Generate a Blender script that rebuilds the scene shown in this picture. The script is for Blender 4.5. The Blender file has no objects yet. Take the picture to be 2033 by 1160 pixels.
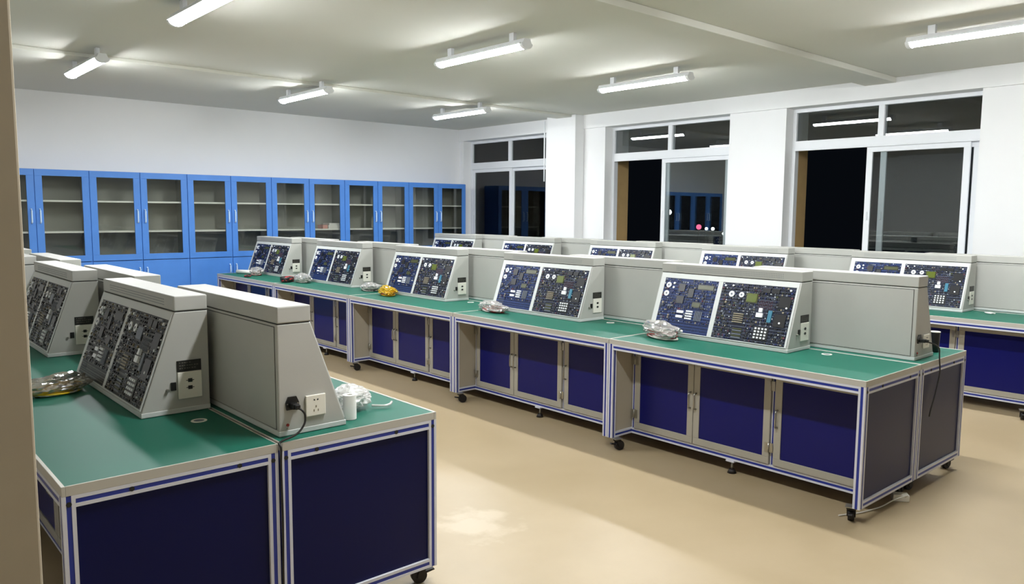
import bpy, bmesh, math, random
from mathutils import Vector, Matrix, noise
C = bpy.context.scene.collection
R = math.radians

# ------------------------------------------------------------------ camera, world, exposure
sc = bpy.context.scene
cam_data = bpy.data.cameras.new('camera'); cam = bpy.data.objects.new('camera', cam_data); C.objects.link(cam)
RT = Vector((0.74821013, -0.66342746, 0.00675349)); UP = Vector((0.06293569, 0.08110446, 0.99471663)); FW = Vector((0.66047006, 0.74383202, -0.10243644))
m = Matrix((RT, UP, -FW)).transposed().to_4x4(); m.translation = Vector((0, 0, 1.686))
cam.matrix_world = m
cam_data.sensor_width = 36; cam_data.lens = 27.289; cam_data.clip_start = 0.02; cam_data.clip_end = 500
sc.camera = cam
sc.view_settings.view_transform = 'Standard'; sc.view_settings.look = 'None'
sc.view_settings.exposure = 0.0; sc.view_settings.gamma = 1.0; sc.view_settings.use_curve_mapping = False
w = bpy.data.worlds.new('night'); sc.world = w; w.use_nodes = True
w.node_tree.nodes['Background'].inputs[0].default_value = (0.006, 0.008, 0.012, 1)
w.node_tree.nodes['Background'].inputs[1].default_value = 0.35
LAMP_POWER = 160.0

# ------------------------------------------------------------------ materials
M = {}
def lin(c):
    return tuple(((v/255)/12.92 if v/255 <= 0.04045 else (((v/255)+0.055)/1.055)**2.4) for v in c)
def mat(name, rgb, rough=0.5, metal=0.0, spec=0.5, noise_amt=0.0, noise_scale=8.0, bump=0.0, bump_scale=200.0, coat=0.0):
    mt = bpy.data.materials.new(name); mt.use_nodes = True
    nt = mt.node_tree; b = nt.nodes['Principled BSDF']
    col = (*lin(rgb), 1)
    b.inputs['Base Color'].default_value = col; b.inputs['Roughness'].default_value = rough
    b.inputs['Metallic'].default_value = metal; b.inputs['Specular IOR Level'].default_value = spec
    b.inputs['Coat Weight'].default_value = coat; b.inputs['Coat Roughness'].default_value = 0.1
    tc = nt.nodes.new('ShaderNodeTexCoord')
    if noise_amt:
        n = nt.nodes.new('ShaderNodeTexNoise'); n.inputs['Scale'].default_value = noise_scale; n.inputs['Detail'].default_value = 5
        nt.links.new(tc.outputs['Object'], n.inputs['Vector'])
        r = nt.nodes.new('ShaderNodeMapRange'); r.inputs['From Min'].default_value = 0.3; r.inputs['From Max'].default_value = 0.7
        r.inputs['To Min'].default_value = 1-noise_amt; r.inputs['To Max'].default_value = 1+noise_amt*0.5
        nt.links.new(n.outputs['Fac'], r.inputs['Value'])
        x = nt.nodes.new('ShaderNodeVectorMath'); x.operation = 'SCALE'; x.inputs[0].default_value = col[:3]
        nt.links.new(r.outputs['Result'], x.inputs['Scale']); nt.links.new(x.outputs['Vector'], b.inputs['Base Color'])
    if bump:
        n2 = nt.nodes.new('ShaderNodeTexNoise'); n2.inputs['Scale'].default_value = bump_scale; n2.inputs['Detail'].default_value = 3
        nt.links.new(tc.outputs['Object'], n2.inputs['Vector'])
        bp = nt.nodes.new('ShaderNodeBump'); bp.inputs['Strength'].default_value = bump; bp.inputs['Distance'].default_value = 0.002
        nt.links.new(n2.outputs['Fac'], bp.inputs['Height']); nt.links.new(bp.outputs['Normal'], b.inputs['Normal'])
    M[name] = mt; return mt
mat('wall', (240, 240, 240), 0.85, noise_amt=0.02, noise_scale=1.2, bump=0.1, bump_scale=120)
mat('ceiling', (216, 215, 206), 0.9, noise_amt=0.02, noise_scale=1.0)
mat('pillar_paint', (186, 174, 152), 0.8, noise_amt=0.04)
mat('outer_tan', (196, 164, 112), 0.9, noise_amt=0.06)
mat('green', (27, 96, 79), 0.5, spec=0.22, noise_amt=0.05, noise_scale=3)
mat('edging', (186, 183, 174), 0.4, 0.1)
mat('alu', (208, 209, 218), 0.4, 0.0)
mat('slot_blue', (30, 48, 140), 0.4)
mat('navy', (14, 18, 92), 0.3, spec=0.25)
mat('navy_end', (10, 16, 66), 0.32, spec=0.18)
mat('panel_beige', (176, 168, 150), 0.5, noise_amt=0.03)
mat('door_alu', (168, 164, 152), 0.4, 0.1)
mat('steel', (170, 168, 160), 0.3, 0.9)
mat('console', (180, 179, 173), 0.45, noise_amt=0.02, bump=0.15, bump_scale=500)
mat('console_edge', (202, 205, 202), 0.42)
mat('dark_gap', (30, 29, 27), 0.8)
mat('black', (14, 13, 13), 0.4)
mat('black_label', (30, 29, 26), 0.35)
mat('label_text', (96, 92, 84), 0.6)
mat('rubber', (20, 14, 14), 0.55)
mat('wheel_hub', (120, 112, 108), 0.4, 0.4)
mat('white_plastic', (232, 228, 216), 0.4)
mat('hole', (12, 12, 12), 0.8)
mat('red_dot', (150, 40, 34), 0.5)
mat('cab_blue', (72, 130, 210), 0.42, noise_amt=0.05, noise_scale=6)
mat('cab_blue_in', (140, 140, 132), 0.7)
mat('shelf', (244, 244, 238), 0.5)
mat('handle_pale', (196, 222, 250), 0.3)
mat('frame_white', (236, 238, 241), 0.45, spec=0.3)
mat('paper', (236, 234, 228), 0.8)
mat('paper_pink', (206, 150, 140), 0.8)
mat('chip', (12, 13, 17), 0.35)
mat('chip_olive', (62, 66, 30), 0.3)
mat('lcd_green', (84, 96, 26), 0.25)
mat('chip_tan', (140, 130, 108), 0.5)
mat('chip_teal', (52, 116, 140), 0.4)
mat('chip_white', (236, 238, 240), 0.4)
mat('chip_grey', (104, 110, 120), 0.4)
mat('chip_red', (92, 42, 56), 0.5)
mat('chip_blue', (26, 40, 92), 0.4)
mat('yellow_wire', (236, 196, 30), 0.35)
mat('red_wire', (176, 40, 40), 0.4)
mat('olive_wire', (150, 148, 80), 0.4)
mat('black_wire', (22, 20, 20), 0.45)
mat('white_wire', (220, 216, 206), 0.45)
mat('night_ground', (20, 22, 24), 0.9)

def board_mat(name, base, trace):
    mt = mat(name, base, 0.4, spec=0.2); nt = mt.node_tree; b = nt.nodes['Principled BSDF']
    tc = nt.nodes.new('ShaderNodeTexCoord'); 
    br = nt.nodes.new('ShaderNodeTexBrick'); br.inputs['Scale'].default_value = 1
    mp = nt.nodes.new('ShaderNodeMapping'); mp.inputs['Rotation'].default_value = (R(90), 0, R(90)); mp.inputs['Scale'].default_value = (34, 34, 34)
    nt.links.new(tc.outputs['Object'], mp.inputs['Vector'])
    br.inputs['Color1'].default_value = (*lin(base), 1); br.inputs['Color2'].default_value = (*lin(tuple(v*0.72 for v in base)), 1)
    br.inputs['Mortar'].default_value = (*lin(trace), 1); br.inputs['Mortar Size'].default_value = 0.035
    nt.links.new(mp.outputs['Vector'], br.inputs['Vector'])
    v = nt.nodes.new('ShaderNodeTexVoronoi'); v.inputs['Scale'].default_value = 130; nt.links.new(tc.outputs['Object'], v.inputs['Vector'])
    cr = nt.nodes.new('ShaderNodeValToRGB'); cr.color_ramp.elements[0].position = 0.16; cr.color_ramp.elements[0].color = (1, 1, 1, 1)
    cr.color_ramp.elements[1].position = 0.22; cr.color_ramp.elements[1].color = (0, 0, 0, 1)
    nt.links.new(v.outputs['Distance'], cr.inputs['Fac'])
    mx = nt.nodes.new('ShaderNodeMixRGB'); nt.links.new(cr.outputs['Color'], mx.inputs['Fac']); nt.links.new(br.outputs['Color'], mx.inputs['Color1'])
    mx.inputs['Color2'].default_value = (*lin(tuple(min(255, v*1.25) for v in trace)), 1)
    nt.links.new(mx.outputs['Color'], b.inputs['Base Color'])
board_mat('board_blue', (12, 28, 72), (48, 68, 118))
board_mat('board_dark', (14, 18, 36), (70, 76, 92))
board_mat('board_grey', (30, 31, 33), (92, 92, 90))  # left row: greying from the lighting is painted into the board colour

def glass_mat(name, tint=(0.92, 0.95, 0.95), ior=1.5, rough=0.0, extra=0.0):
    mt = bpy.data.materials.new(name); mt.use_nodes = True; nt = mt.node_tree; nt.nodes.clear()
    o = nt.nodes.new('ShaderNodeOutputMaterial'); mx = nt.nodes.new('ShaderNodeMixShader')
    t = nt.nodes.new('ShaderNodeBsdfTransparent'); t.inputs[0].default_value = (*tint, 1)
    g = nt.nodes.new('ShaderNodeBsdfGlossy'); g.inputs['Roughness'].default_value = rough
    fr = nt.nodes.new('ShaderNodeFresnel'); fr.inputs[0].default_value = ior
    ad = nt.nodes.new('ShaderNodeMath'); ad.operation = 'ADD'; ad.use_clamp = True; ad.inputs[1].default_value = extra
    nt.links.new(fr.outputs[0], ad.inputs[0])
    nt.links.new(ad.outputs[0], mx.inputs[0]); nt.links.new(t.outputs[0], mx.inputs[1]); nt.links.new(g.outputs[0], mx.inputs[2])
    nt.links.new(mx.outputs[0], o.inputs[0]); M[name] = mt
glass_mat('window_glass', (0.85, 0.88, 0.88), 1.5, 0.0, 0.03)
glass_mat('cabinet_glass', (0.93, 0.94, 0.92), 1.45)
def plastic_mat(name, tint, white, shine, body=(225, 222, 218)):
    mt = bpy.data.materials.new(name); mt.use_nodes = True; nt = mt.node_tree; nt.nodes.clear()
    o = nt.nodes.new('ShaderNodeOutputMaterial'); a = nt.nodes.new('ShaderNodeMixShader'); b2 = nt.nodes.new('ShaderNodeMixShader')
    t = nt.nodes.new('ShaderNodeBsdfTransparent'); t.inputs[0].default_value = (*tint, 1)
    d = nt.nodes.new('ShaderNodeBsdfDiffuse'); d.inputs[0].default_value = (*lin(body), 1)
    g = nt.nodes.new('ShaderNodeBsdfGlossy'); g.inputs['Roughness'].default_value = 0.12
    a.inputs[0].default_value = white; nt.links.new(t.outputs[0], a.inputs[1]); nt.links.new(d.outputs[0], a.inputs[2])
    b2.inputs[0].default_value = shine; nt.links.new(a.outputs[0], b2.inputs[1]); nt.links.new(g.outputs[0], b2.inputs[2])
    nt.links.new(b2.outputs[0], o.inputs[0]); M[name] = mt
plastic_mat('clear_plastic', (0.95, 0.95, 0.94), 0.42, 0.38)
plastic_mat('cloudy_plastic', (0.96, 0.96, 0.95), 0.62, 0.2)
plastic_mat('yellow_plastic', (0.98, 0.85, 0.3), 0.45, 0.25, (240, 200, 40))
plastic_mat('foil_plastic', (0.7, 0.66, 0.62), 0.15, 0.5)

def floor_mat():
    mt = mat('floor', (180, 162, 130), 0.36, spec=0.45); nt = mt.node_tree; b = nt.nodes['Principled BSDF']
    tc = nt.nodes.new('ShaderNodeTexCoord')
    n = nt.nodes.new('ShaderNodeTexNoise'); n.inputs['Scale'].default_value = 0.7; n.inputs['Detail'].default_value = 8; n.inputs['Roughness'].default_value = 0.6
    nt.links.new(tc.outputs['Object'], n.inputs['Vector'])
    cr = nt.nodes.new('ShaderNodeValToRGB'); cr.color_ramp.elements[0].position = 0.35; cr.color_ramp.elements[1].position = 0.7
    cr.color_ramp.elements[0].color = (*lin((162, 144, 112)), 1); cr.color_ramp.elements[1].color = (*lin((176, 158, 128)), 1)
    nt.links.new(n.outputs['Fac'], cr.inputs['Fac'])
    # pale scuffed patch of dried cleaner near the end of the left row
    sub = nt.nodes.new('ShaderNodeVectorMath'); sub.operation = 'DISTANCE'; sub.inputs[1].default_value = (2.56, 3.16, 0)
    nt.links.new(tc.outputs['Object'], sub.inputs[0])
    n2 = nt.nodes.new('ShaderNodeTexNoise'); n2.inputs['Scale'].default_value = 7; n2.inputs['Detail'].default_value = 6; nt.links.new(tc.outputs['Object'], n2.inputs['Vector'])
    ad = nt.nodes.new('ShaderNodeMath'); ad.operation = 'MULTIPLY_ADD'; ad.inputs[1].default_value = 0.5
    nt.links.new(n2.outputs['Fac'], ad.inputs[0]); nt.links.new(sub.outputs['Value'], ad.inputs[2])
    mr = nt.nodes.new('ShaderNodeMapRange'); mr.inputs['From Min'].default_value = 0.36; mr.inputs['From Max'].default_value = 0.48; mr.inputs['To Min'].default_value = 0.42; mr.inputs['To Max'].default_value = 0
    nt.links.new(ad.outputs[0], mr.inputs['Value'])
    mx = nt.nodes.new('ShaderNodeMixRGB'); nt.links.new(mr.outputs['Result'], mx.inputs['Fac']); nt.links.new(cr.outputs['Color'], mx.inputs['Color1']); mx.inputs['Color2'].default_value = (*lin((205, 192, 168)), 1)
    nt.links.new(mx.outputs['Color'], b.inputs['Base Color'])
    r = nt.nodes.new('ShaderNodeMapRange'); r.inputs['To Min'].default_value = 0.3; r.inputs['To Max'].default_value = 0.48
    nt.links.new(n.outputs['Fac'], r.inputs['Value']); nt.links.new(r.outputs['Result'], b.inputs['Roughness'])
floor_mat()
def emit(name, col, s):
    mt = bpy.data.materials.new(name); mt.use_nodes = True; nt = mt.node_tree; nt.nodes.clear()
    o = nt.nodes.new('ShaderNodeOutputMaterial'); e = nt.nodes.new('ShaderNodeEmission'); e.inputs[0].default_value = (*col, 1); e.inputs[1].default_value = s
    nt.links.new(e.outputs[0], o.inputs[0]); M[name] = mt
emit('tube_light', (0.95, 0.98, 1.0), LAMP_POWER)
emit('street_white', (1, 0.98, 0.95), 8); emit('street_red', (1, 0.15, 0.3), 3)

# ------------------------------------------------------------------ mesh builder
class MB:
    def __init__(s): s.bm = bmesh.new(); s.mats = []
    def mi(s, name):
        if name not in s.mats: s.mats.append(name)
        return s.mats.index(name)
    def face(s, pts, mt):
        f = s.bm.faces.new([s.bm.verts.new(p) for p in pts]); f.material_index = s.mi(mt); return f
    def box(s, x0, x1, y0, y1, z0, z1, mt):
        v = [s.bm.verts.new((x, y, z)) for x in (x0, x1) for y in (y0, y1) for z in (z0, z1)]
        k = s.mi(mt)
        for q in ((0, 1, 3, 2), (4, 6, 7, 5), (0, 4, 5, 1), (2, 3, 7, 6), (0, 2, 6, 4), (1, 5, 7, 3)):
            f = s.bm.faces.new([v[i] for i in q]); f.material_index = k
        return s
    def prism(s, poly, a0, a1, mt, axis='y'):
        # poly in the two other axes; counter-clockwise or not, normals are fixed later
        def P(p, a):
            return {'y': (p[0], a, p[1]), 'x': (a, p[0], p[1]), 'z': (p[0], p[1], a)}[axis]
        A = [s.bm.verts.new(P(p, a0)) for p in poly]; B = [s.bm.verts.new(P(p, a1)) for p in poly]
        k = s.mi(mt); n = len(poly); fs = [s.bm.faces.new(A), s.bm.faces.new(B[::-1])]
        for i in range(n): fs.append(s.bm.faces.new([A[i], B[i], B[(i+1) % n], A[(i+1) % n]]))
        for f in fs: f.material_index = k
        return s
    def cyl(s, c, r, h, mt, axis='z', seg=20, r2=None, smooth=True):
        r2 = r if r2 is None else r2; k = s.mi(mt)
        def P(a, rr, t):
            x, y = rr*math.cos(a), rr*math.sin(a)
            o = {'z': (x, y, t), 'x': (t, x, y), 'y': (x, t, y)}[axis]
            return (c[0]+o[0], c[1]+o[1], c[2]+o[2])
        A = [s.bm.verts.new(P(2*math.pi*i/seg, r, 0)) for i in range(seg)]; B = [s.bm.verts.new(P(2*math.pi*i/seg, r2, h)) for i in range(seg)]
        fs = [s.bm.faces.new(A[::-1]), s.bm.faces.new(B)]
        for i in range(seg):
            f = s.bm.faces.new([A[i], A[(i+1) % seg], B[(i+1) % seg], B[i]]); f.smooth = smooth; fs.append(f)
        for f in fs: f.material_index = k
        return s
    def tube(s, pts, r, mt, seg=8):
        pts = [Vector(p) for p in pts]; k = s.mi(mt); rings = []
        ref = Vector((0.13, 0.31, 0.94)).normalized()
        for i, p in enumerate(pts):
            d = (pts[min(i+1, len(pts)-1)]-pts[max(i-1, 0)]).normalized()
            a = d.cross(ref)
            if a.length < 0.05: a = d.cross(Vector((1, 0, 0)))
            a.normalize(); b = d.cross(a)
            rings.append([s.bm.verts.new(p+(a*math.cos(2*math.pi*j/seg)+b*math.sin(2*math.pi*j/seg))*r) for j in range(seg)])
        for i in range(len(rings)-1):
            for j in range(seg):
                f = s.bm.faces.new([rings[i][j], rings[i][(j+1) % seg], rings[i+1][(j+1) % seg], rings[i+1][j]]); f.material_index = k; f.smooth = True
        for rg in (rings[0][::-1], rings[-1]):
            f = s.bm.faces.new(rg); f.material_index = k
        return s
    def bar(s, axis, a0, a1, c1, c2, w=0.04, mt='alu', slot='slot_blue'):
        """slotted extrusion of section w: four corner ribs round a recessed coloured core"""
        h = w/2; g = w*0.19; d = w*0.03
        def bx(u0, u1, v0, v1, t0, t1, mm):
            if axis == 'z': s.box(u0, u1, v0, v1, t0, t1, mm)
            elif axis == 'y': s.box(u0, u1, t0, t1, v0, v1, mm)
            else: s.box(t0, t1, u0, u1, v0, v1, mm)
        bx(c1-h+d, c1+h-d, c2-h+d, c2+h-d, a0+.001, a1-.001, slot)
        for sx in (-1, 1):
            for sy in (-1, 1):
                u = sorted((c1+sx*h, c1+sx*g)); v = sorted((c2+sy*h, c2+sy*g))
                bx(u[0], u[1], v[0], v[1], a0, a1, mt)
        return s
    def mesh(s, name):
        bmesh.ops.recalc_face_normals(s.bm, faces=s.bm.faces)
        me = bpy.data.meshes.new(name); s.bm.to_mesh(me); s.bm.free()
        for n in s.mats: me.materials.append(M[n])
        return me
    def build(s, name, parent=None, bevel=0, label=None, loc=None):
        o = bpy.data.objects.new(name, s.mesh(name)); C.objects.link(o)
        if parent is not None: o.parent = parent
        if loc: o.location = loc
        if bevel:
            b = o.modifiers.new('bevel', 'BEVEL'); b.width = bevel; b.segments = 2; b.limit_method = 'ANGLE'; b.angle_limit = R(40)
        if label: o['label'] = label
        return o
def thing(name, label, cat, loc=(0, 0, 0), rz=0, group=None, kind=None):
    o = bpy.data.objects.new(name, None); C.objects.link(o); o.location = loc; o.rotation_euler = (0, 0, rz); o.empty_display_size = 0.1
    return tag(o, label, cat, group, kind)
def tag(o, label=None, cat=None, group=None, kind=None):
    if label: o['label'] = label
    if cat: o['category'] = cat
    if group: o['group'] = group
    if kind: o['kind'] = kind
    return o
def kids(o): return [c for c in bpy.data.objects if c.parent is o]
def tree(o): return (o, [tree(c) for c in kids(o)])
def copy_tree(t, parent=None):
    c = t[0].copy(); C.objects.link(c); c.parent = parent
    for ch in t[1]: copy_tree(ch, c)
    return c
def struct(name, mb, label, cat=None, bevel=0): return tag(mb.build(name, None, bevel), label, cat or 'structure', kind='structure')

# ------------------------------------------------------------------ room shell
XW, XL, ZC = 9.33, 9.30, 3.25
XMIN, YMIN, YB = -2.6, -3.2, 12.05
struct('floor', MB().box(XMIN-.2, 9.9, YMIN-.2, YB+.2, -.12, 0, 'floor'), 'smooth beige epoxy floor of the laboratory', 'floor')
struct('ceiling', MB().box(XMIN-.2, 9.9, YMIN-.2, YB+.2, ZC, ZC+.2, 'ceiling'), 'plain off-white plastered ceiling', 'ceiling')
struct('wall_back', MB().box(XMIN-.2, 9.9, YB, YB+.2, 0, ZC, 'wall'), 'white wall behind the blue cabinets', 'wall')
struct('wall_left', MB().box(XMIN-.2, XMIN, YMIN, YB, 0, ZC, 'wall'), 'white wall on the left side of the room', 'wall')
struct('wall_front', MB().box(XMIN-.2, 9.9, YMIN-.2, YMIN, 0, ZC, 'wall'), 'white wall behind the camera', 'wall')
OPEN = [(9.66, 11.93), (6.07, 8.32), (2.99, 5.24)]
ZS, ZT = 1.0, 3.03
mb = MB()
ys = [YMIN] + [v for o in sorted(OPEN) for v in o] + [YB]
for i in range(0, len(ys), 2): mb.box(XW, 9.9, ys[i], ys[i+1], 0, ZT, 'wall')
for a, b in OPEN:
    mb.box(XW, 9.62, a, b, 0, ZS, 'wall'); mb.box(9.62, 9.9, a, b, 0, ZS-.03, 'outer_tan')
struct('wall_right', mb, 'white window wall with broad piers between the windows', 'wall')
mb = MB()
for a, b in OPEN: mb.box(9.60, 9.898, b-.012, b+.002, ZS, 2.55, 'outer_tan')
struct('trim_1', mb, 'tan outer reveals seen through the open windows', 'reveal')
struct('trim_2', MB().box(XL, 9.9, YMIN, YB, ZT, ZC, 'wall'), 'white lintel beam running above all the windows', 'beam', bevel=.004)
struct('trim_3', MB().box(XMIN, XL, 8.86, 9.20, 3.212, ZC, 'ceiling'), 'shallow ceiling beam meeting the column', 'beam', bevel=.006)
struct('trim_4', MB().box(XMIN, XL, 3.88, 4.24, 3.19, ZC, 'ceiling'), 'shallow ceiling beam above the near window', 'beam', bevel=.006)
struct('trim_5', MB().box(9.12, XW, 8.77, 9.43, 0, ZC, 'wall'), 'white column between the far and middle windows', 'column', bevel=.008)
struct('trim_6', MB().box(-.14, .366, 2.2, 2.66, 0, ZC, 'pillar_paint'), 'beige pillar at the left edge beside the near bench', 'pillar', bevel=.006)
# skirting
struct('baseboard_back', MB().box(XMIN, 9.33, YB-.012, YB, 0, .1, 'pillar_paint'), 'low skirting under the cabinet wall', 'baseboard')
struct('baseboard_right', MB().box(XW-.012, XW, YMIN, 8.77, 0, .1, 'pillar_paint').box(XW-.012, XW, 9.43, YB, 0, .1, 'pillar_paint'), 'low skirting under the windows', 'baseboard')

def frame_ring(mb, x0, x1, y0, y1, z0, z1, w, mt='frame_white', wb=None):
    wb = wb or w
    mb.box(x0, x1, y0, y1, z1-w, z1, mt); mb.box(x0, x1, y0, y1, z0, z0+wb, mt)
    mb.box(x0, x1, y0, y0+w, z0+wb, z1-w, mt); mb.box(x0, x1, y1-w, y1, z0+wb, z1-w, mt)
def window(i, a, b, sashes, label):
    t = thing('window_%d' % i, label, 'window', (9.5, a, ZS), kind='structure')
    W, Hh = b-a, ZT-ZS; zt = 1.6          # transom height above sill
    mb = MB(); frame_ring(mb, 0, .09, 0, W, 0, Hh, .05)
    mb.box(-.004, .094, .05, W-.05, zt-.09, zt+.02, 'frame_white')
    mb.box(-.01, .02, .03, W-.03, zt-.105, zt-.09, 'frame_white')
    mb.box(0, .09, W/2-.035, W/2+.035, zt+.02, Hh-.05, 'frame_white')
    mb.box(-.012, .10, 0, W, -.004, .03, 'frame_white')
    mb.build('window_frame', t, .003)
    for y0, y1 in ((.05, W/2-.035), (W/2+.035, W-.05)):
        MB().box(.035, .041, y0, y1, zt+.02, Hh-.05, 'window_glass').build('pane', t)
    for (y0, y1, xo) in sashes:
        mb = MB(); frame_ring(mb, xo, xo+.03, y0, y1, .05, zt-.095, .07); s = mb.build('sash', t, .003)
        MB().box(xo+.012, xo+.017, y0+.07, y1-.07, .12, zt-.165, 'window_glass').build('pane', s)
        MB().box(xo-.012, xo, (y1-.045), (y1-.02), .62, .72, 'frame_white').build('latch', s, .003)
    return t
W = 2.25
window(1, *OPEN[0], [(.05, 1.13, .045), (1.08, 2.22, .01)], 'closed far window with white frame, nearest the blue cabinets')
window(2, *OPEN[1], [(.06, 1.27, .01), (.12, 1.22, .045)], 'middle window slid half open with dark night behind')
window(3, *OPEN[2], [(.14, 1.28, .01), (.05, 1.13, .045)], 'near window slid half open, rightmost in the photo')

# conduit beside the column
mb = MB(); mb.tube([(9.1, 9.46, z) for z in (2.2, 2.7, 3.19)], .012, 'frame_white')
tag(mb.build('wall_conduit'), 'thin white conduit running down beside the column', 'conduit')
# distant lights outside
mb = MB().box(40, 75, 0, 60, -9.2, -9, 'night_ground'); struct('ground', mb, 'dark ground far outside the windows', 'ground')
for (x, y, z, r, mm, lb) in ((40, 30.2, 1.75, .16, 'street_white', 'bright white street light glowing behind the middle window'),
                          (40, 27.95, .86, .16, 'street_red', 'small red light glowing low behind the middle window'),
                          (40, 27.4, .77, .09, 'street_white', 'left one of two small white lights beside the red light'),
                          (40, 26.95, .77, .10, 'street_white', 'right one of two small white lights beside the red light'),
                          (40, 26.2, .5, .08, 'street_white', 'faint low light at the right edge of the middle window')):
    t = thing('street_lamp', lb, 'street lamp', (x, y, -9), group=None)
    MB().cyl((0, 0, 0), .06, z+9-r, 'night_ground').cyl((0, 0, 0), .1, .3, 'night_ground').build('pole', t)
    b = MB(); bmesh.ops.create_uvsphere(b.bm, u_segments=16, v_segments=10, radius=r, matrix=Matrix.Translation((0, 0, z+9))); b.mi(mm); b.build('lamp_head', t)

# ------------------------------------------------------------------ ceiling lights
def ceiling_light():
    t = thing('tube_light', 'x', 'ceiling light')
    L = 1.28
    MB().box(-.072, .072, -L/2+.02, L/2-.02, -.004, .010, 'frame_white').prism([(-.05, .01), (.05, .01), (.035, .045), (-.035, .045)], -L/2+.02, L/2-.02, 'frame_white').build('fitting', t, .002)
    arc = [math.pi+math.pi*i/14 for i in range(15)]
    MB().prism([(.058*math.cos(a), .031*math.sin(a)-.005) for a in arc], -L/2+.035, L/2-.035, 'tube_light').build('diffuser', t)
    for s in (-1, 1):
        y0, y1 = sorted((s*(L/2-.035), s*L/2))
        MB().prism([(.064*math.cos(a), .043*math.sin(a)) for a in arc]+[(.05, .01), (.035, .045), (-.035, .045), (-.05, .01)], y0, y1, 'frame_white').build('end_cap', t, .002)
        MB().box(-.018, .018, s*.45-.03, s*.45+.03, .044, .12, 'frame_white').build('hanger', t, .002)
    return t
CL = ceiling_light(); clt = tree(CL)
lights = [(2.12, 8.96, 'lit tube light above the left end of the cabinets'),
          (4.66, 9.21, 'lit tube light above the cabinets at the photo\'s middle left'),
          (7.19, 9.27, 'lit tube light in front of the far closed window'),
          (4.65, 5.70, 'lit tube light cut by the top edge, above the middle row'),
          (6.99, 5.68, 'long lit tube light in front of the middle window'),
          (2.14, 5.70, 'lit tube light near the top left, above the left row'),
          (6.99, 2.2, 'lit tube light nearest the near window at top right'),
          (4.65, 2.2, 'lit tube light above the near end of the middle row'),
          (2.14, 2.2, 'lit tube light right above the near end of the left row'),
          ]
for i, (x, y, lb) in enumerate(lights):
    o = CL if i == 0 else copy_tree(clt)
    o.location = (x, y, ZC-.12); o['label'] = lb; o['group'] = 'ceiling tube lights'

# ------------------------------------------------------------------ blue cabinets
def cabinet():
    t = thing('storage_cabinet', 'x', 'cabinet'); W, D, H = 1.28, .42, 2.2
    mb = MB(); b = 'cab_blue'
    mb.box(0, .02, .02, D, .06, H, b).box(W-.02, W, .02, D, .06, H, b).box(.02, W-.02, .02, D, H-.02, H, b).box(.02, W-.02, .02, D, .06, .08, b)
    mb.box(.02, W-.02, D-.012, D, .08, H-.02, 'cab_blue_in').box(.02, W-.02, .03, D-.012, .98, 1.0, b)
    mb.box(W/2-.01, W/2+.01, .02, .04, .08, H-.02, b).box(.02, W-.02, .05, D, 0, .06, b)
    mb.box(.02, .023, .04, D-.012, 1.0, H-.02, 'cab_blue_in').box(W-.023, W-.02, .04, D-.012, 1.0, H-.02, 'cab_blue_in')
    mb.build('carcass', t)
    for z in (1.37, 1.78): MB().box(.024, W-.024, .045, D-.014, z, z+.022, 'shelf').build('shelf', t)
    hw = W/2
    for s in (0, 1):
        x0, x1 = s*hw+.004, (s+1)*hw-.004
        g0, g1 = x0+.085, x1-.085
        mb = MB()
        mb.box(x0, x1, 0, .02, 2.115, H-.004, b).box(x0, x1, 0, .02, .986, 1.068, b).box(x0, g0, 0, .02, 1.068, 2.115, b).box(g1, x1, 0, .02, 1.068, 2.115, b)
        d = mb.build('glass_door', t, .002)
        MB().box(g0, g1, .008, .012, 1.068, 2.115, 'cabinet_glass').build('pane', d)
        hx = x1-.045 if s == 0 else x0+.045
        def handle(z0, z1, par):
            MB().tube([(hx, 0, z0), (hx, -.022, z0+.004), (hx, -.028, z0+.02), (hx, -.028, z1-.02), (hx, -.022, z1-.004), (hx, 0, z1)], .010, 'handle_pale').build('handle', par)
        handle(1.505, 1.685, d)
        d2 = MB().box(x0, x1, 0, .02, .07, .976, b).build('lower_door', t, .002)
        handle(.75, .875, d2)
    return t
CB = cabinet(); cbt = tree(CB)
cabs = [(7.84, 'rightmost blue cabinet, next to the far window'), (6.56, 'second blue cabinet from the right, empty grey shelves'),
        (5.28, 'blue glass-door cabinet holding a pile of papers on its shelf'), (4.00, 'blue glass-door cabinet standing behind the far end of the middle row'),
        (2.72, 'blue glass-door cabinet, second from the left, both doors in view'), (1.44, 'leftmost blue cabinet, its left door cut off')]
for i, (x, lb) in enumerate(cabs):
    o = CB if i == 0 else copy_tree(cbt)
    o.location = (x, 11.6, 0); o['label'] = lb; o['group'] = 'blue storage cabinets along the back wall'
mb = MB(); random.seed(4)
for k in range(9):
    a = random.uniform(-.03, .03); z = 1.393+k*.010
    mb.prism([(6.31+a*.4, 11.70), (6.50+a*.4, 11.68+a), (6.51, 11.90), (6.32, 11.93)], z, z+.009, 'paper', 'z')
tag(mb.build('paper_stack'), 'stack of white papers on the middle cabinet shelf', 'papers')
tag(MB().box(6.20, 6.29, 11.70, 11.88, 1.393, 1.455, 'paper_pink').build('paper_box', bevel=.004), 'small pink box beside the white papers', 'box')

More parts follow.
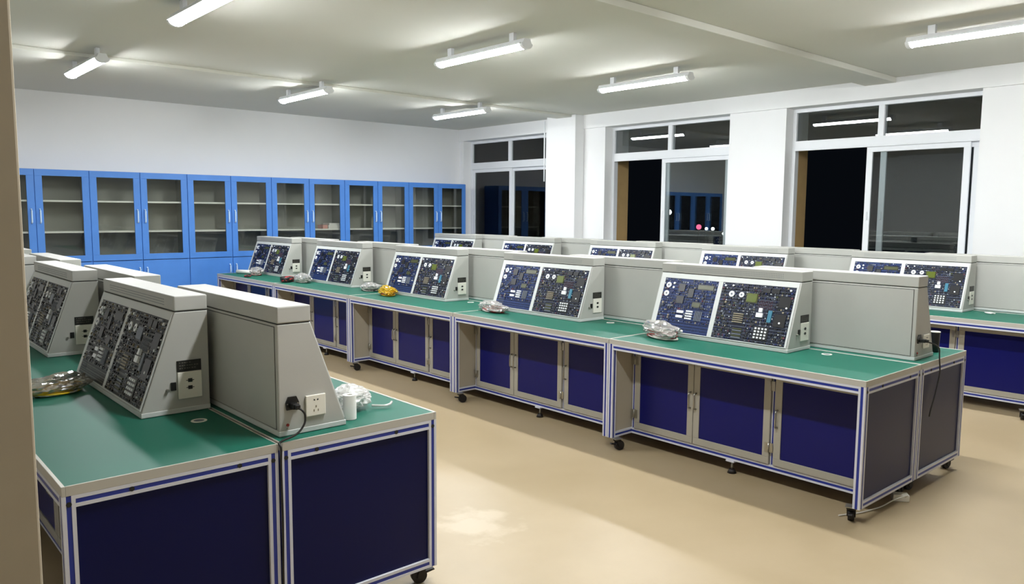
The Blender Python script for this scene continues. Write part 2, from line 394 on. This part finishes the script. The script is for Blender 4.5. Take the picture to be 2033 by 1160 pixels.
# ------------------------------------------------------------------ workbench
BL, BD, BH = 1.812, .732, .80
def caster(parent, x, y, rz):
    c = MB().box(-.03, .03, -.03, .03, .083, .088, 'steel').cyl((0, 0, .07), .026, .014, 'rubber')
    for s in (-1, 1): c.prism([(-.012, .075), (.022, .075), (.034, .03), (.02, .018), (.006, .03)], s*.02-.0025, s*.02+.0025, 'rubber')
    c.box(-.016, .024, -.022, .022, .066, .076, 'rubber')
    o = c.build('caster', parent, loc=(x, y, 0)); o.rotation_euler = (0, 0, rz)
    MB().cyl((.02, -.016, .035), .035, .032, 'rubber', 'y', 24).cyl((.02, -.0172, .035), .013, .0344, 'wheel_hub', 'y', 16).build('wheel', o)
    MB().prism([(-.01, .05), (-.05, .058), (-.055, .05), (-.012, .04)], -.012, .012, 'rubber').build('brake_pedal', o, .002)
    return o
def workbench():
    t = thing('workbench', 'x', 'workbench'); L, D = BL, BD
    MB().box(.012, D-.004, .004, L-.004, .778, .7985, 'green').build('tabletop', t)
    tt = kids(t)[0]
    mb = MB(); e = 'edging'
    for (x0, x1, y0, y1) in ((0, .012, 0, L), (D-.005, D, 0, L), (.012, D-.005, 0, .006), (.012, D-.005, L-.006, L)): mb.box(x0, x1, y0, y1, .766, .8, e)
    mb.box(.012, D-.005, .006, L-.006, .766, .778, e)
    mb.build('edging', tt, .0015, 'pale aluminium edging')
    # cable grommet
    g = MB(); n = 28; cx, cy = .625, .53
    ring = [((math.cos(2*math.pi*i/n)), (math.sin(2*math.pi*i/n))) for i in range(n)]
    for i in range(n):
        a, b = ring[i], ring[(i+1) % n]
        for (r0, z0, r1, z1) in ((.033, .7985, .032, .7999), (.032, .7999, .022, .7999), (.022, .7999, .022, .7990)):
            g.face([(cx+a[0]*r0, cy+a[1]*r0, z0), (cx+b[0]*r0, cy+b[1]*r0, z0), (cx+b[0]*r1, cy+b[1]*r1, z1), (cx+a[0]*r1, cy+a[1]*r1, z1)], 'white_plastic')
    g.face([(cx+a*.022, cy+b*.022, .7990) for a, b in ring], 'chip_grey')
    g.build('cable_grommet', tt, label='round white cable grommet')
    for (x, y) in ((.02, .02), (.02, L-.02), (D-.02, .02), (D-.02, L-.02)):
        MB().bar('z', .088, .766, x, y).build('post', t)
    MB().bar('y', .04, L-.04, .02, .746).build('top_rail', t)
    MB().bar('y', .04, L-.04, D-.02, .746).build('top_rail', t)
    for y in (.02, L-.02):
        MB().bar('x', .04, D-.04, y, .746).build('top_rail', t)
        MB().bar('x', .04, D-.04, y, .108).build('bottom_rail', t)
    MB().bar('y', .04, L-.04, D-.02, .108).build('bottom_rail', t)
    for ya, yb in ((-.0012, .003), (L-.003, L+.0012)):      # dark screw connectors in the slots of the end frames
        for (x, z) in ((.02, .738), (D-.02, .738), (.21, .746), (D-.15, .746)):
            MB().cyl((x, ya, z), .0085, yb-ya, 'dark_gap', 'y', 14).build('screw_connector', t)
    CX = .24                                            # cabinet face
    MB().bar('y', .04, L-.04, CX, .108).build('bottom_rail', t)
    for y in (L-.05, .655): MB().bar('z', .128, .726, CX, y, .026).build('stile', t)
    # end panels: navy outside, beige inside
    for (ya, yb, out) in ((.012, .018, 0), (L-.018, L-.012, 1)):
        MB().box(.04, D-.04, ya, yb, .128, .726, 'navy_end').build('end_panel', t)
        y0, y1 = ((yb, yb+.012) if not out else (ya-.012, ya))
        MB().box(.04, D-.04, y0, y1, .128, .726, 'panel_beige').build('inner_panel', t, label='beige inner side panel of the knee recess')
    MB().box(D-.045, D-.04, .04, L-.04, .1, .766, 'panel_beige').box(CX, D-.045, .04, L-.04, .118, .128, 'panel_beige').build('inner_shell', t)
    # doors (y from near to far)
    for (y0, y1, hy, hinge) in ((.045, .640, 'far', None), (.670, 1.235, 'far', 'near'), (1.240, L-.07, 'near', 'far')):
        mb = MB(); z0, z1, fw = .132, .712, .046; X0, X1 = CX-.03, CX-.012
        mb.box(X0, X1, y0, y1, z1-fw, z1, 'door_alu').box(X0, X1, y0, y1, z0, z0+fw, 'door_alu')
        mb.box(X0, X1, y0, y0+fw, z0+fw, z1-fw, 'door_alu').box(X0, X1, y1-fw, y1, z0+fw, z1-fw, 'door_alu')
        d = mb.build('door', t, .002)
        MB().box(X0+.006, X0+.010, y0+fw, y1-fw, z0+fw, z1-fw, 'navy').build('door_panel', d, label='navy blue infill panel')
        hyc = (y1-.02) if hy == 'far' else (y0+.02)
        MB().tube([(X0, hyc, .375), (X0-.022, hyc, .38), (X0-.026, hyc, .39), (X0-.026, hyc, .47), (X0-.022, hyc, .48), (X0, hyc, .485)], .006, 'steel').build('handle', d)
        if hinge:
            yc = y0 if hinge == 'near' else y1
            for z in (.24, .63):
                MB().box(X0-.003, X0, yc-.028, yc+.028, z-.03, z+.03, 'steel').cyl((X0-.005, yc, z-.03), .005, .06, 'steel', seg=10).build('hinge', d)
    for (x, y, a) in ((.035, .06, R(20)), (.035, L-.06, R(-15)), (D-.075, .06, R(12)), (D-.075, L-.06, R(-12))): caster(t, x, y, a)
    for y in (L*.52,):
        f = MB().box(CX-.03, CX+.03, y-.03, y+.03, .078, .088, 'alu').cyl((CX, y, .02), .007, .06, 'steel', seg=12).cyl((CX, y, 0), .03, .026, 'rubber', r2=.018)
        f.build('leveling_foot', t)
    return t
# ------------------------------------------------------------------ trainer console
CLN, CH = 1.12, .515
SL0, SL1 = Vector((-.292, 0, .025)), Vector((-.14, 0, .447)); SLN = (SL1-SL0).normalized(); NRM = Vector((-SLN.z, 0, SLN.x))
SLEN = (SL1-SL0).length
class Board:
    """u to the right as seen from the front, v downwards, h off the slanted panel"""
    def __init__(s, yl, yr, s_top, s_bot): s.yl, s.w, s.st, s.h = yl, yl-yr, s_top, s_top-s_bot
    def P(s, u, v, h):
        q = SL0+SLN*(s.st-v*s.h)+NRM*h; return (q.x, s.yl-u*s.w, q.z)
    def box(s, mb, u0, u1, v0, v1, h0, h1, mt):
        c = [mb.bm.verts.new(s.P(u, v, h)) for u in (u0, u1) for v in (v0, v1) for h in (h0, h1)]; k = mb.mi(mt)
        for q in ((0, 1, 3, 2), (4, 6, 7, 5), (0, 4, 5, 1), (2, 3, 7, 6), (0, 2, 6, 4), (1, 5, 7, 3)):
            f = mb.bm.faces.new([c[i] for i in q]); f.material_index = k
        return mb
    def disc(s, mb, u, v, r, h0, h1, mt, n=24):
        k = mb.mi(mt); A, B = [], []
        for i in range(n):
            a = 2*math.pi*i/n; du, dv = r*math.cos(a)/s.w, r*math.sin(a)/s.h
            A.append(mb.bm.verts.new(s.P(u+du, v+dv, h0))); B.append(mb.bm.verts.new(s.P(u+du, v+dv, h1)))
        for i in range(n):
            f = mb.bm.faces.new([A[i], A[(i+1) % n], B[(i+1) % n], B[i]]); f.material_index = k
        f = mb.bm.faces.new(B); f.material_index = k
        return mb
def fill(B, mb, seed, taken, nu, nv, vmax=1.0, grey=False):
    rnd = random.Random(seed); pal = ['chip']*9+['chip_grey']*4+['chip_blue']*4+['chip_white']*2+['chip_tan']*2+['chip_olive', 'chip_red']
    if grey: pal = ['chip']*10+['chip_grey']*5+['chip_white']*2+['chip_tan']*2  # left row: same light-greying painted into the component colours
    for i in range(nu):
        for j in range(nv):
            u, v = (i+.5)/nu, (j+.5)/nv
            if v > vmax or any(a-.01 < u < b+.01 and c-.01 < v < d+.01 for a, b, c, d in taken): continue
            if rnd.random() < .22: continue
            p = rnd.choice(pal); a = rnd.uniform(.12, .46)/nu; b = rnd.uniform(.1, .42)/nv
            if rnd.random() < .3: a, b = a*.5, b*1.1
            if p in ('chip_white',): a *= .5; b *= .6
            u = min(max(u+rnd.uniform(-.15, .15)/nu, a+.015), 1-a-.015)
            B.box(mb, u-a, u+a, max(v-b, .015), min(v+b, .985), .003, .003+rnd.uniform(.002, .008), p)
            if p == 'chip' and a > .25/nu:      # pins and pad strips beside chips
                for sgn in (-1, 1): B.box(mb, u-a, u+a, v+sgn*b*1.2-.002, v+sgn*b*1.2+.002, .003, .005, 'chip_grey')
def console(grey=False):
    t = thing('trainer_console', 'x', 'trainer console'); L = CLN
    # housing
    MB().prism([(0, .0), (-.289, .0), (-.289, .024), (-.1405, .445), (0, .445)], .0015, L-.0015, 'console').build('housing', t, .004)
    MB().prism([(0, .449), (-.1415, .449), (-.1415, CH), (0, CH)], 0, L, 'console').build('top_cover', t, .005)
    MB().prism([(-.004, .444), (-.137, .444), (-.137, .451), (-.004, .451)], .004, L-.004, 'dark_gap').build('seam_strip', t)
    MB().prism([(.001, 0), (-.293, 0), (-.293, .022), (.001, .022)], -.0005, L+.0005, 'console_edge').build('base_lip', t, .003)
    # vent holes on the band
    mb = MB()
    for r_ in range(3):
        for i in range(70):
            y = L*.12+i*(L*.76/69); z = .467+r_*.012
            mb.box(-.1421, -.1412, y-.0022, y+.0022, z-.002, z+.002, 'chip_grey')
    mb.build('vent_holes', t)
    # raised slant frame
    f = Board(L-.012, .012, SLEN-.004, .004); mb = MB(); ug = lambda y: (L-.012-y)/(L-.024)
    S = lambda s_: (SLEN-.004-s_)/(SLEN-.008)
    YS = [(.610, 1.068), (.026, .574)]; st, sb = .408, .010
    f.box(mb, 0, 1, 0, S(st), 0, .004, 'console_edge'); f.box(mb, 0, 1, S(sb), 1, 0, .004, 'console_edge')
    for a, b in ((L-.012, 1.068), (.610, .574), (.026, .012)): f.box(mb, ug(a), ug(b), S(st), S(sb), 0, .004, 'console_edge')
    mb.build('board_frame', t, .001)
    # small board (left as seen from the front)
    B = Board(1.068, .610, st, sb); g = grey
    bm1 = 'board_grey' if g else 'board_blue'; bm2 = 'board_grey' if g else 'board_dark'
    bd = B.box(MB(), 0, 1, 0, 1, .0005, .003, bm1).build('circuit_board', t, label='narrower circuit board' )
    taken = []
    def sub(name, u0, u1, v0, v1, h, mt, rim=None):
        mb = MB(); taken.append((u0, u1, v0, v1))
        if rim: cb.box(mb, u0-.012, u1+.012, v0-.016, v1+.016, .003, h*.7, rim)
        cb.box(mb, u0, u1, v0, v1, .003, h, mt); return mb.build(name, cbo, label={'display': 'green display'}.get(name))
    cb, cbo = B, bd
    WH = 'chip_white'
    for (u, v, r_) in ((.095, .14, .021), (.085, .30, .021)):
        mb = MB(); B.disc(mb, u, v, r_, .003, .008, WH); B.disc(mb, u, v, r_*.35, .008, .0095, 'chip_grey'); mb.build('dial', bd); taken.append((u-.05, u+.05, v-.05, v+.05))
    for (u, v) in ((.2, .1), (.2, .18)):
        mb = MB(); B.disc(mb, u, v, .008, .003, .011, WH, 16); mb.build('knob', bd); taken.append((u-.03, u+.03, v-.03, v+.03))
    sub('display', .66, .94, .10, .17, .008, 'chip_olive' if not g else 'chip', 'chip')
    sub('display', .62, .76, .43, .51, .008, 'chip_olive' if not g else 'chip', 'chip')
    mb = MB()
    for v in (.60, .69): B.box(mb, .37, .49, v, v+.045, .003, .012, WH)
    mb.build('header_block', bd); taken.append((.36, .50, .59, .75))
    mb = MB()
    for i in range(4):
        for j in range(4): B.box(mb, .54+i*.032, .562+i*.032, .585+j*.045, .612+j*.045, .003, .011, WH)
    mb.build('keypad', bd, label='white keypad'); taken.append((.53, .68, .57, .76))
    mb = MB()
    for i in range(5): B.box(mb, .71+i*.028, .722+i*.028, .58, .76, .003, .01, 'chip_grey')
    mb.build('switch_bank', bd); taken.append((.7, .86, .57, .77))
    for (a, b_, c, d_) in ((.3, .42, .1, .24), (.3, .44, .33, .47), (.5, .6, .18, .34)): sub('chip', a, b_, c, d_, .009, 'chip')
    mb = MB(); fill(B, mb, 5, taken, 26, 22, .80, g)
    rr = random.Random(3)
    for i in range(10):
        for j in range(6): B.box(mb, .05+i*.018, .058+i*.018, .82+j*.02, .828+j*.02, .003, .005, 'chip_grey')
    B.box(mb, .0, 1, .0, .006, .003, .004, 'chip_grey')
    tag(mb.build('components', bd), 'dense small components', kind='stuff')
    # big board
    B = Board(.574, .026, st, sb); bd = B.box(MB(), 0, 1, 0, 1, .0005, .003, bm2).build('circuit_board', t, label='wider circuit board')
    cb, cbo = B, bd; taken = []
    for (u, v, r_) in ((.16, .20, .021), (.30, .20, .019)):
        mb = MB(); B.disc(mb, u, v, r_, .003, .008, WH); B.disc(mb, u, v, r_*.35, .008, .0095, 'chip_grey'); mb.build('dial', bd); taken.append((u-.05, u+.05, v-.06, v+.06))
    for (u, v) in ((.05, .06), (.16, .05), (.93, .36), (.88, .62), (.94, .06)):
        mb = MB(); B.disc(mb, u, v, .0065, .003, .011, WH, 16); mb.build('knob', bd); taken.append((u-.02, u+.02, v-.03, v+.03))
    sub('display', .385, .52, .17, .31, .009, 'lcd_green' if not g else 'chip_grey', 'chip_olive' if not g else 'chip')
    sub('chip', .82, .97, .17, .36, .009, 'chip'); sub('chip', .80, .95, .47, .69, .009, 'chip')
    sub('chip', .58, .68, .05, .13, .009, 'chip'); sub('chip', .70, .80, .05, .13, .009, 'chip')
    sub('socket', .715, .765, .43, .63, .012, 'chip_teal' if not g else 'chip_grey')
    mb = MB()
    for (a, b_, c, d_) in ((.585, .63, .40, .47), (.56, .645, .485, .56)): B.box(mb, a, b_, c, d_, .003, .014, WH)
    mb.build('terminal_block', bd); taken.append((.55, .66, .39, .57))
    mb = MB()
    for j in range(5): B.box(mb, .25, .39, .53+j*.036, .548+j*.036, .003, .011, 'chip_tan')
    mb.build('header_block', bd); taken.append((.24, .40, .52, .72))
    mb = MB()
    for j in range(6): B.box(mb, .28, .41, .79+j*.03, .808+j*.03, .003, .009, 'chip_grey' if j % 2 else 'chip_olive')
    mb.build('header_block', bd); taken.append((.27, .42, .78, .97))
    mb = MB()
    B.box(mb, .565, .765, .715, .94, .003, .006, 'chip')
    for i in range(4):
        for j in range(4): B.box(mb, .583+i*.045, .606+i*.045, .735+j*.052, .763+j*.052, .006, .012, WH)
    mb.build('keypad', bd, label='white sixteen-key keypad'); taken.append((.56, .77, .71, .945))
    mb = MB()
    for i in range(8):
        for j in range(8): B.box(mb, .56+i*.024, .568+i*.024, .27+j*.018, .279+j*.018, .003, .006, 'chip_red' if (i+j) % 3 and not g else 'chip_grey')
    mb.build('pin_grid', bd); taken.append((.55, .76, .26, .42))
    mb = MB(); fill(B, mb, 11, taken, 34, 24, 1, g); tag(mb.build('components', bd), 'dense small components', kind='stuff')
    # near side: label, socket plate, switch
    x = -.036
    mb = MB().box(-.14, x, -.0018, .001, .182, .231, 'black_label')
    for j, n_ in enumerate((5, 8, 7)):
        for i in range(n_): mb.box(-.130+i*.0105, -.130+i*.0105+(.007 if (i*7+j) % 3 else .004), -.0024, -.0016, .219-j*.0125, .2235-j*.0125, 'label_text')
    mb.build('label_plate', t, label='black label plate with faint pale lettering')
    mb = MB().box(-.138, x, -.006, .001, .062, .180, 'white_plastic')
    pl = mb.build('power_plate', t, .002, label='white socket plate')
    for z in (.142, .110):
        MB().box(-.096, -.078, -.0075, -.005, z-.008, z+.008, 'black').box(-.104, -.07, -.0068, -.005, z-.0015, z+.0015, 'black').build('port', pl)
    MB().box(-.168, -.146, -.005, .001, .104, .140, 'black').build('rocker_switch', t, .001)
    MB().cyl((-.182, .001, .108), .007, -.012, 'steel', 'y', 14).build('terminal', t)
    # far side: mains socket and inlet
    y = L
    pl = MB().box(-.197, -.110, y, y+.009, .064, .150, 'white_plastic').build('mains_socket', t, .003, 'white five-pin mains socket')
    mb = MB()
    for sx in (-1, 1): mb.prism([(-.1535+sx*.011, .128), (-.1535+sx*.004, .126), (-.1535+sx*.004, .131), (-.1535+sx*.009, .134)], y+.0085, y+.0098, 'hole')
    mb.box(-.156, -.151, y+.0085, y+.0098, .098, .107, 'chip_tan')
    for sx in (-1, 1): mb.box(-.1535+sx*.009-.002, -.1535+sx*.009+.002, y+.0085, y+.0098, .082, .091, 'chip_tan')
    mb.build('pin_holes', pl)
    cx, cz = -.054, .126
    mb = MB().prism([(cx+dx, cz+dz) for dx, dz in ((-.017, .03), (.017, .03), (.028, .006), (.024, -.022), (-.024, -.022), (-.028, .006))], y-.001, y+.006, 'black')
    for sx in (-1, 1): mb.cyl((cx+sx*.022, y+.006, cz+.002), .003, .0015, 'steel', 'y', 10)
    mb.build('power_inlet', t, label='black hexagonal mains inlet')
    mb = MB().cyl((-.034, y, .044), .006, .004, 'red_dot', 'y', 14).cyl((-.034, y, .030), .004, .004, 'steel', 'y', 12); mb.build('ground_terminal', t)
    # back plate
    MB().box(0, .0012, .024, L-.024, .026, .436, 'dark_gap').box(.0008, .0024, .0265, L-.0265, .0285, .4335, 'console').build('back_plate', t)
    return t
WB = workbench(); wbt = tree(WB)
CB_ = console(False); cblue = tree(CB_)
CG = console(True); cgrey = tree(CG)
used = set()
def place(t, loc, rz, label, group):
    if t[0] in used: o = copy_tree(t)
    else: used.add(t[0]); o = t[0]
    o.location = loc; o.rotation_euler = (0, 0, rz); o['label'] = label; o['group'] = group; return o
ORD = ['nearest', 'second from the near end', 'third from the near end', 'fourth from the near end', 'fifth from the near end']
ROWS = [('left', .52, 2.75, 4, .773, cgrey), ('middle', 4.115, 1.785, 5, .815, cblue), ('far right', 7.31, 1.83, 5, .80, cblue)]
for (nm, xf, N, n, gap, ct) in ROWS:
    for k in range(n):
        y = N+k*1.8184; od = ORD[k] if k < n-1 or n < 3 else 'farthest, by the blue cabinets'
        wb = place(wbt, (xf, y, 0), 0, 'green workbench, left-facing side of %s row, %s' % (nm, od), 'workbenches with green tops')
        if k > 0:
            for c in [c for c in kids(wb) if c.name.startswith('caster') and c.location.x < .1 and c.location.y < .1]:
                for q in kids(c): bpy.data.objects.remove(q)
                bpy.data.objects.remove(c)
        place(wbt, (xf+.744+BD, y+BL, 0), math.pi, 'green workbench, window-facing side of %s row, %s' % (nm, od), 'workbenches with green tops')
        look = 'console with %s circuit boards, %s row, %s' % ('grey' if nm == 'left' else 'blue', nm, od)
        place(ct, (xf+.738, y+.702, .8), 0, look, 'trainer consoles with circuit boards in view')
        place(ct, (xf+gap, y+.072+CLN, .8), math.pi, 'console showing plain back, %s row, %s' % (nm, od), 'trainer consoles seen from behind')

# ------------------------------------------------------------------ cords
def smooth(pts, n=10):
    P = [Vector(p) for p in pts]; P = [P[0]*2-P[1]]+P+[P[-1]*2-P[-2]]; out = []
    for i in range(1, len(P)-2):
        for j in range(n):
            t = j/n; a, b, c, d = P[i-1], P[i], P[i+1], P[i+2]
            out.append(.5*((2*b)+(-a+c)*t+(2*a-5*b+4*c-d)*t*t+(-a+3*b-3*c+d)*t**3))
    out.append(P[-2]); return out
def cord(px, py, pz, pts, label):
    t = thing('mains_lead', label, 'power cord', (px, py, pz))
    rel = lambda q: (q[0]-px, q[1]-py, q[2]-pz)
    MB().box(-.014, .014, -.034, .0, -.011, .011, 'black').prism([(-.010, -.009), (.010, -.009), (.010, .009), (-.010, .009)], -.05, -.034, 'black').build('plug', t, .003)
    MB().tube(smooth([rel(q) for q in pts]), .0042, 'black_wire').build('cable', t)
xr = .52+.773; yr = 2.75+.072
cord(xr+.054, yr-.006, .8+.122, [(xr+.054, yr-.045, .918), (xr+.064, yr-.062, .912), (xr+.078, yr-.062, .89), (xr+.072, yr-.066, .855), (xr+.035, yr-.073, .823), (1.262, 2.752, .803), (1.259, 2.738, .78), (1.259, 2.742, .70), (1.26, 2.74, .5), (1.258, 2.742, .3), (1.26, 2.75, .12), (1.262, 2.78, .03), (1.28, 2.84, .006), (1.32, 2.95, .006)], 'black cord plugged into the nearest console back of the left row')
xr = 4.115+.815; yr = 1.785+.072
cord(xr+.054, yr-.006, .8+.122, [(xr+.054, yr-.045, .918), (xr+.08, yr-.08, .905), (xr+.13, yr-.09, .875), (xr+.16, yr-.083, .84), (xr+.17, yr-.082, .80), (xr+.17, yr-.088, .72), (xr+.12, yr-.088, .60), (xr+.07, yr-.085, .50), (xr+.06, yr-.083, .46)], 'black cord hanging over the near end of the middle row')

# ------------------------------------------------------------------ bags and small things on the benches
def blob(size, seed, mt, crease=.22, sub=4, flat=.0):
    b = MB(); b.mi(mt); bmesh.ops.create_icosphere(b.bm, subdivisions=sub, radius=1)
    off = Vector((seed*3.7, seed*1.3, seed*.9))
    for v in b.bm.verts:
        p = v.co.copy(); n = noise.noise(p*1.3+off)*.35+abs(noise.noise(p*3.1+off))*-crease*1.4+abs(noise.noise(p*7+off))*-crease*.7
        q = p*(1.08+n)
        z = q.z*.5+.5 if q.z > -1 else 0
        v.co = Vector((q.x*size[0]/2, q.y*size[1]/2, max(0.0, z)*size[2]))
    return b
def coil(mb, size, seed, mt, n=3, r=.003):
    rd = random.Random(seed)
    for k in range(n):
        pts = []; ph = rd.uniform(0, 6)
        for i in range(60):
            a = ph+i*.33; f = .25+.6*abs(math.sin(i*.07+k)); 
            pts.append((math.cos(a)*size[0]*.36*f+rd.uniform(-.004, .004), math.sin(a)*size[1]*.36*f+rd.uniform(-.004, .004), .003+r+size[2]*.55*(.5+.5*math.sin(i*.21+k*2))*f*.8))
        mb.tube(pts, r, mt[k % len(mt)], 6)
    return mb
def bag(x, y, size, rz, seed, mt, wires, label, z=.8, cr=.22):
    t = thing('cable_bag', label, 'bag', (x, y, z), rz)
    blob(size, seed, mt, cr).build('plastic_bag', t, label='crumpled plastic bag')
    coil(MB(), (size[0]*1.28, size[1]*1.25, size[2]), seed, wires, 5, .0042).build('cables', t, label='coiled cables')
    return t
bag(.80, 4.20, (.15, .30, .095), R(-75), 2, 'foil_plastic', ['yellow_wire', 'olive_wire', 'yellow_wire', 'white_wire'], 'crumpled foil-like bag of cables with yellow edge on the left row bench')
bag(4.435, 3.38, (.18, .38, .12), R(-14), 5, 'clear_plastic', ['white_wire', 'red_wire', 'white_wire'], 'clear bag of cables in front of the nearest middle-row console', cr=.3)
bag(4.45, 5.26, (.18, .40, .09), R(-8), 7, 'clear_plastic', ['red_wire', 'white_wire'], 'clear bag with reddish cables by the second middle-row console', cr=.3)
bag(4.44, 6.98, (.17, .34, .10), R(-12), 9, 'yellow_plastic', ['yellow_wire', 'red_wire', 'white_wire'], 'bright yellow bag of cables on the middle row bench', cr=.34)
bag(4.55, 7.52, (.20, .34, .09), R(-10), 12, 'clear_plastic', ['white_wire', 'black_wire'], 'clear bag of cables lying behind the bright yellow bag', cr=.3)
bag(4.44, 8.92, (.17, .40, .11), R(-8), 14, 'clear_plastic', ['white_wire', 'white_wire'], 'silvery bag of cables lying beside the black and red leads', cr=.3)
bag(4.43, 10.28, (.17, .28, .12), R(-10), 16, 'clear_plastic', ['white_wire', 'red_wire'], 'clear crumpled bag at the far end of the middle row', cr=.3)
t = thing('test_leads', 'black and red bundled leads on the middle row bench', 'leads', (4.33, 9.12, .8), R(-38))
coil(MB(), (.22, .50, .10), 3, ['black_wire', 'black_wire', 'red_wire', 'black_wire'], 10, .013).build('lead_bundle', t)
t = thing('paper_tube', 'white rolled paper lying at the far end of the middle row', 'roll', (4.42, 10.6, .8), R(25))
MB().cyl((0, -.16, .027), .027, .32, 'paper', 'y').build('roll', t)
t = thing('flat_tool', 'thin dark flat cable strip beside the far clear bag', 'cable', (4.24, 10.12, .8), R(-30))
coil(MB(), (.12, .40, .02), 8, ['black_wire', 'red_wire', 'black_wire'], 4, .005).build('cable', t)
# left row, window side: roll and white bag
t = thing('paper_roll', 'white paper roll standing on end beside the nearest console', 'paper roll', (1.645, 2.895, .8))
mb = MB(); n = 32; ro, ri, h = .0285, .013, .105
for i in range(n):
    a, b = 2*math.pi*i/n, 2*math.pi*(i+1)/n; ca, sa, cb2, sb2 = math.cos(a), math.sin(a), math.cos(b), math.sin(b)
    for r0, z0, r1, z1 in ((ro, 0, ro, h), (ro, h, ri, h), (ri, h, ri, .002)):
        f = mb.face([(ca*r0, sa*r0, z0), (cb2*r0, sb2*r0, z0), (cb2*r1, sb2*r1, z1), (ca*r1, sa*r1, z1)], 'paper'); f.smooth = (r0 == r1)
mb.build('roll', t)
t = thing('plastic_bag', 'crumpled white see-through bag behind the paper roll', 'bag', (1.72, 3.03, .8), R(20))
blob((.22, .17, .11), 24, 'cloudy_plastic', .2).build('bag_body', t)
MB().tube(smooth([(.07, -.07, .012), (.10, -.115, .01), (.125, -.13, .014), (.145, -.125, .02)]), .006, 'cloudy_plastic').build('bag_tail', t)
# cup behind the nearest middle-row console
t = thing('black_cup', 'black cup with pale rim behind the nearest middle-row console', 'cup', (5.37, 1.905, .8))
MB().cyl((0, 0, 0), .026, .13, 'black', r2=.031).build('cup_body', t, .003)
MB().cyl((0, 0, .128), .032, .006, 'white_plastic').build('rim', t)
MB().box(.03, .05, -.015, .015, .0, .035, 'black').build('foot', t, .004)
t = thing('plastic_scrap', 'small clear plastic scrap at the left end of the near bench', 'scrap', (.66, 4.36, .8), R(30))
blob((.14, .07, .018), 31, 'clear_plastic', .3, 3).build('scrap', t)
t = thing('paper_scrap', 'small white slip on the far right row bench', 'paper', (7.87, 2.34, .8), R(-20))
blob((.05, .10, .012), 33, 'paper', .2, 3).build('slip', t)
# power strip under the middle row
t = thing('power_strip', 'white power strip block on the floor under the middle row', 'power strip', (4.69, 1.80, 0), R(35))
MB().box(-.03, .03, -.045, .045, 0, .04, 'white_plastic').build('strip_body', t, .004)
MB().tube(smooth([(-.03, -.02, .03), (-.06, -.02, .05), (-.10, .06, .03), (-.15, .13, .006), (-.22, .20, .006), (-.29, .28, .006), (-.36, .40, .006)]), .004, 'white_wire').build('cable', t)
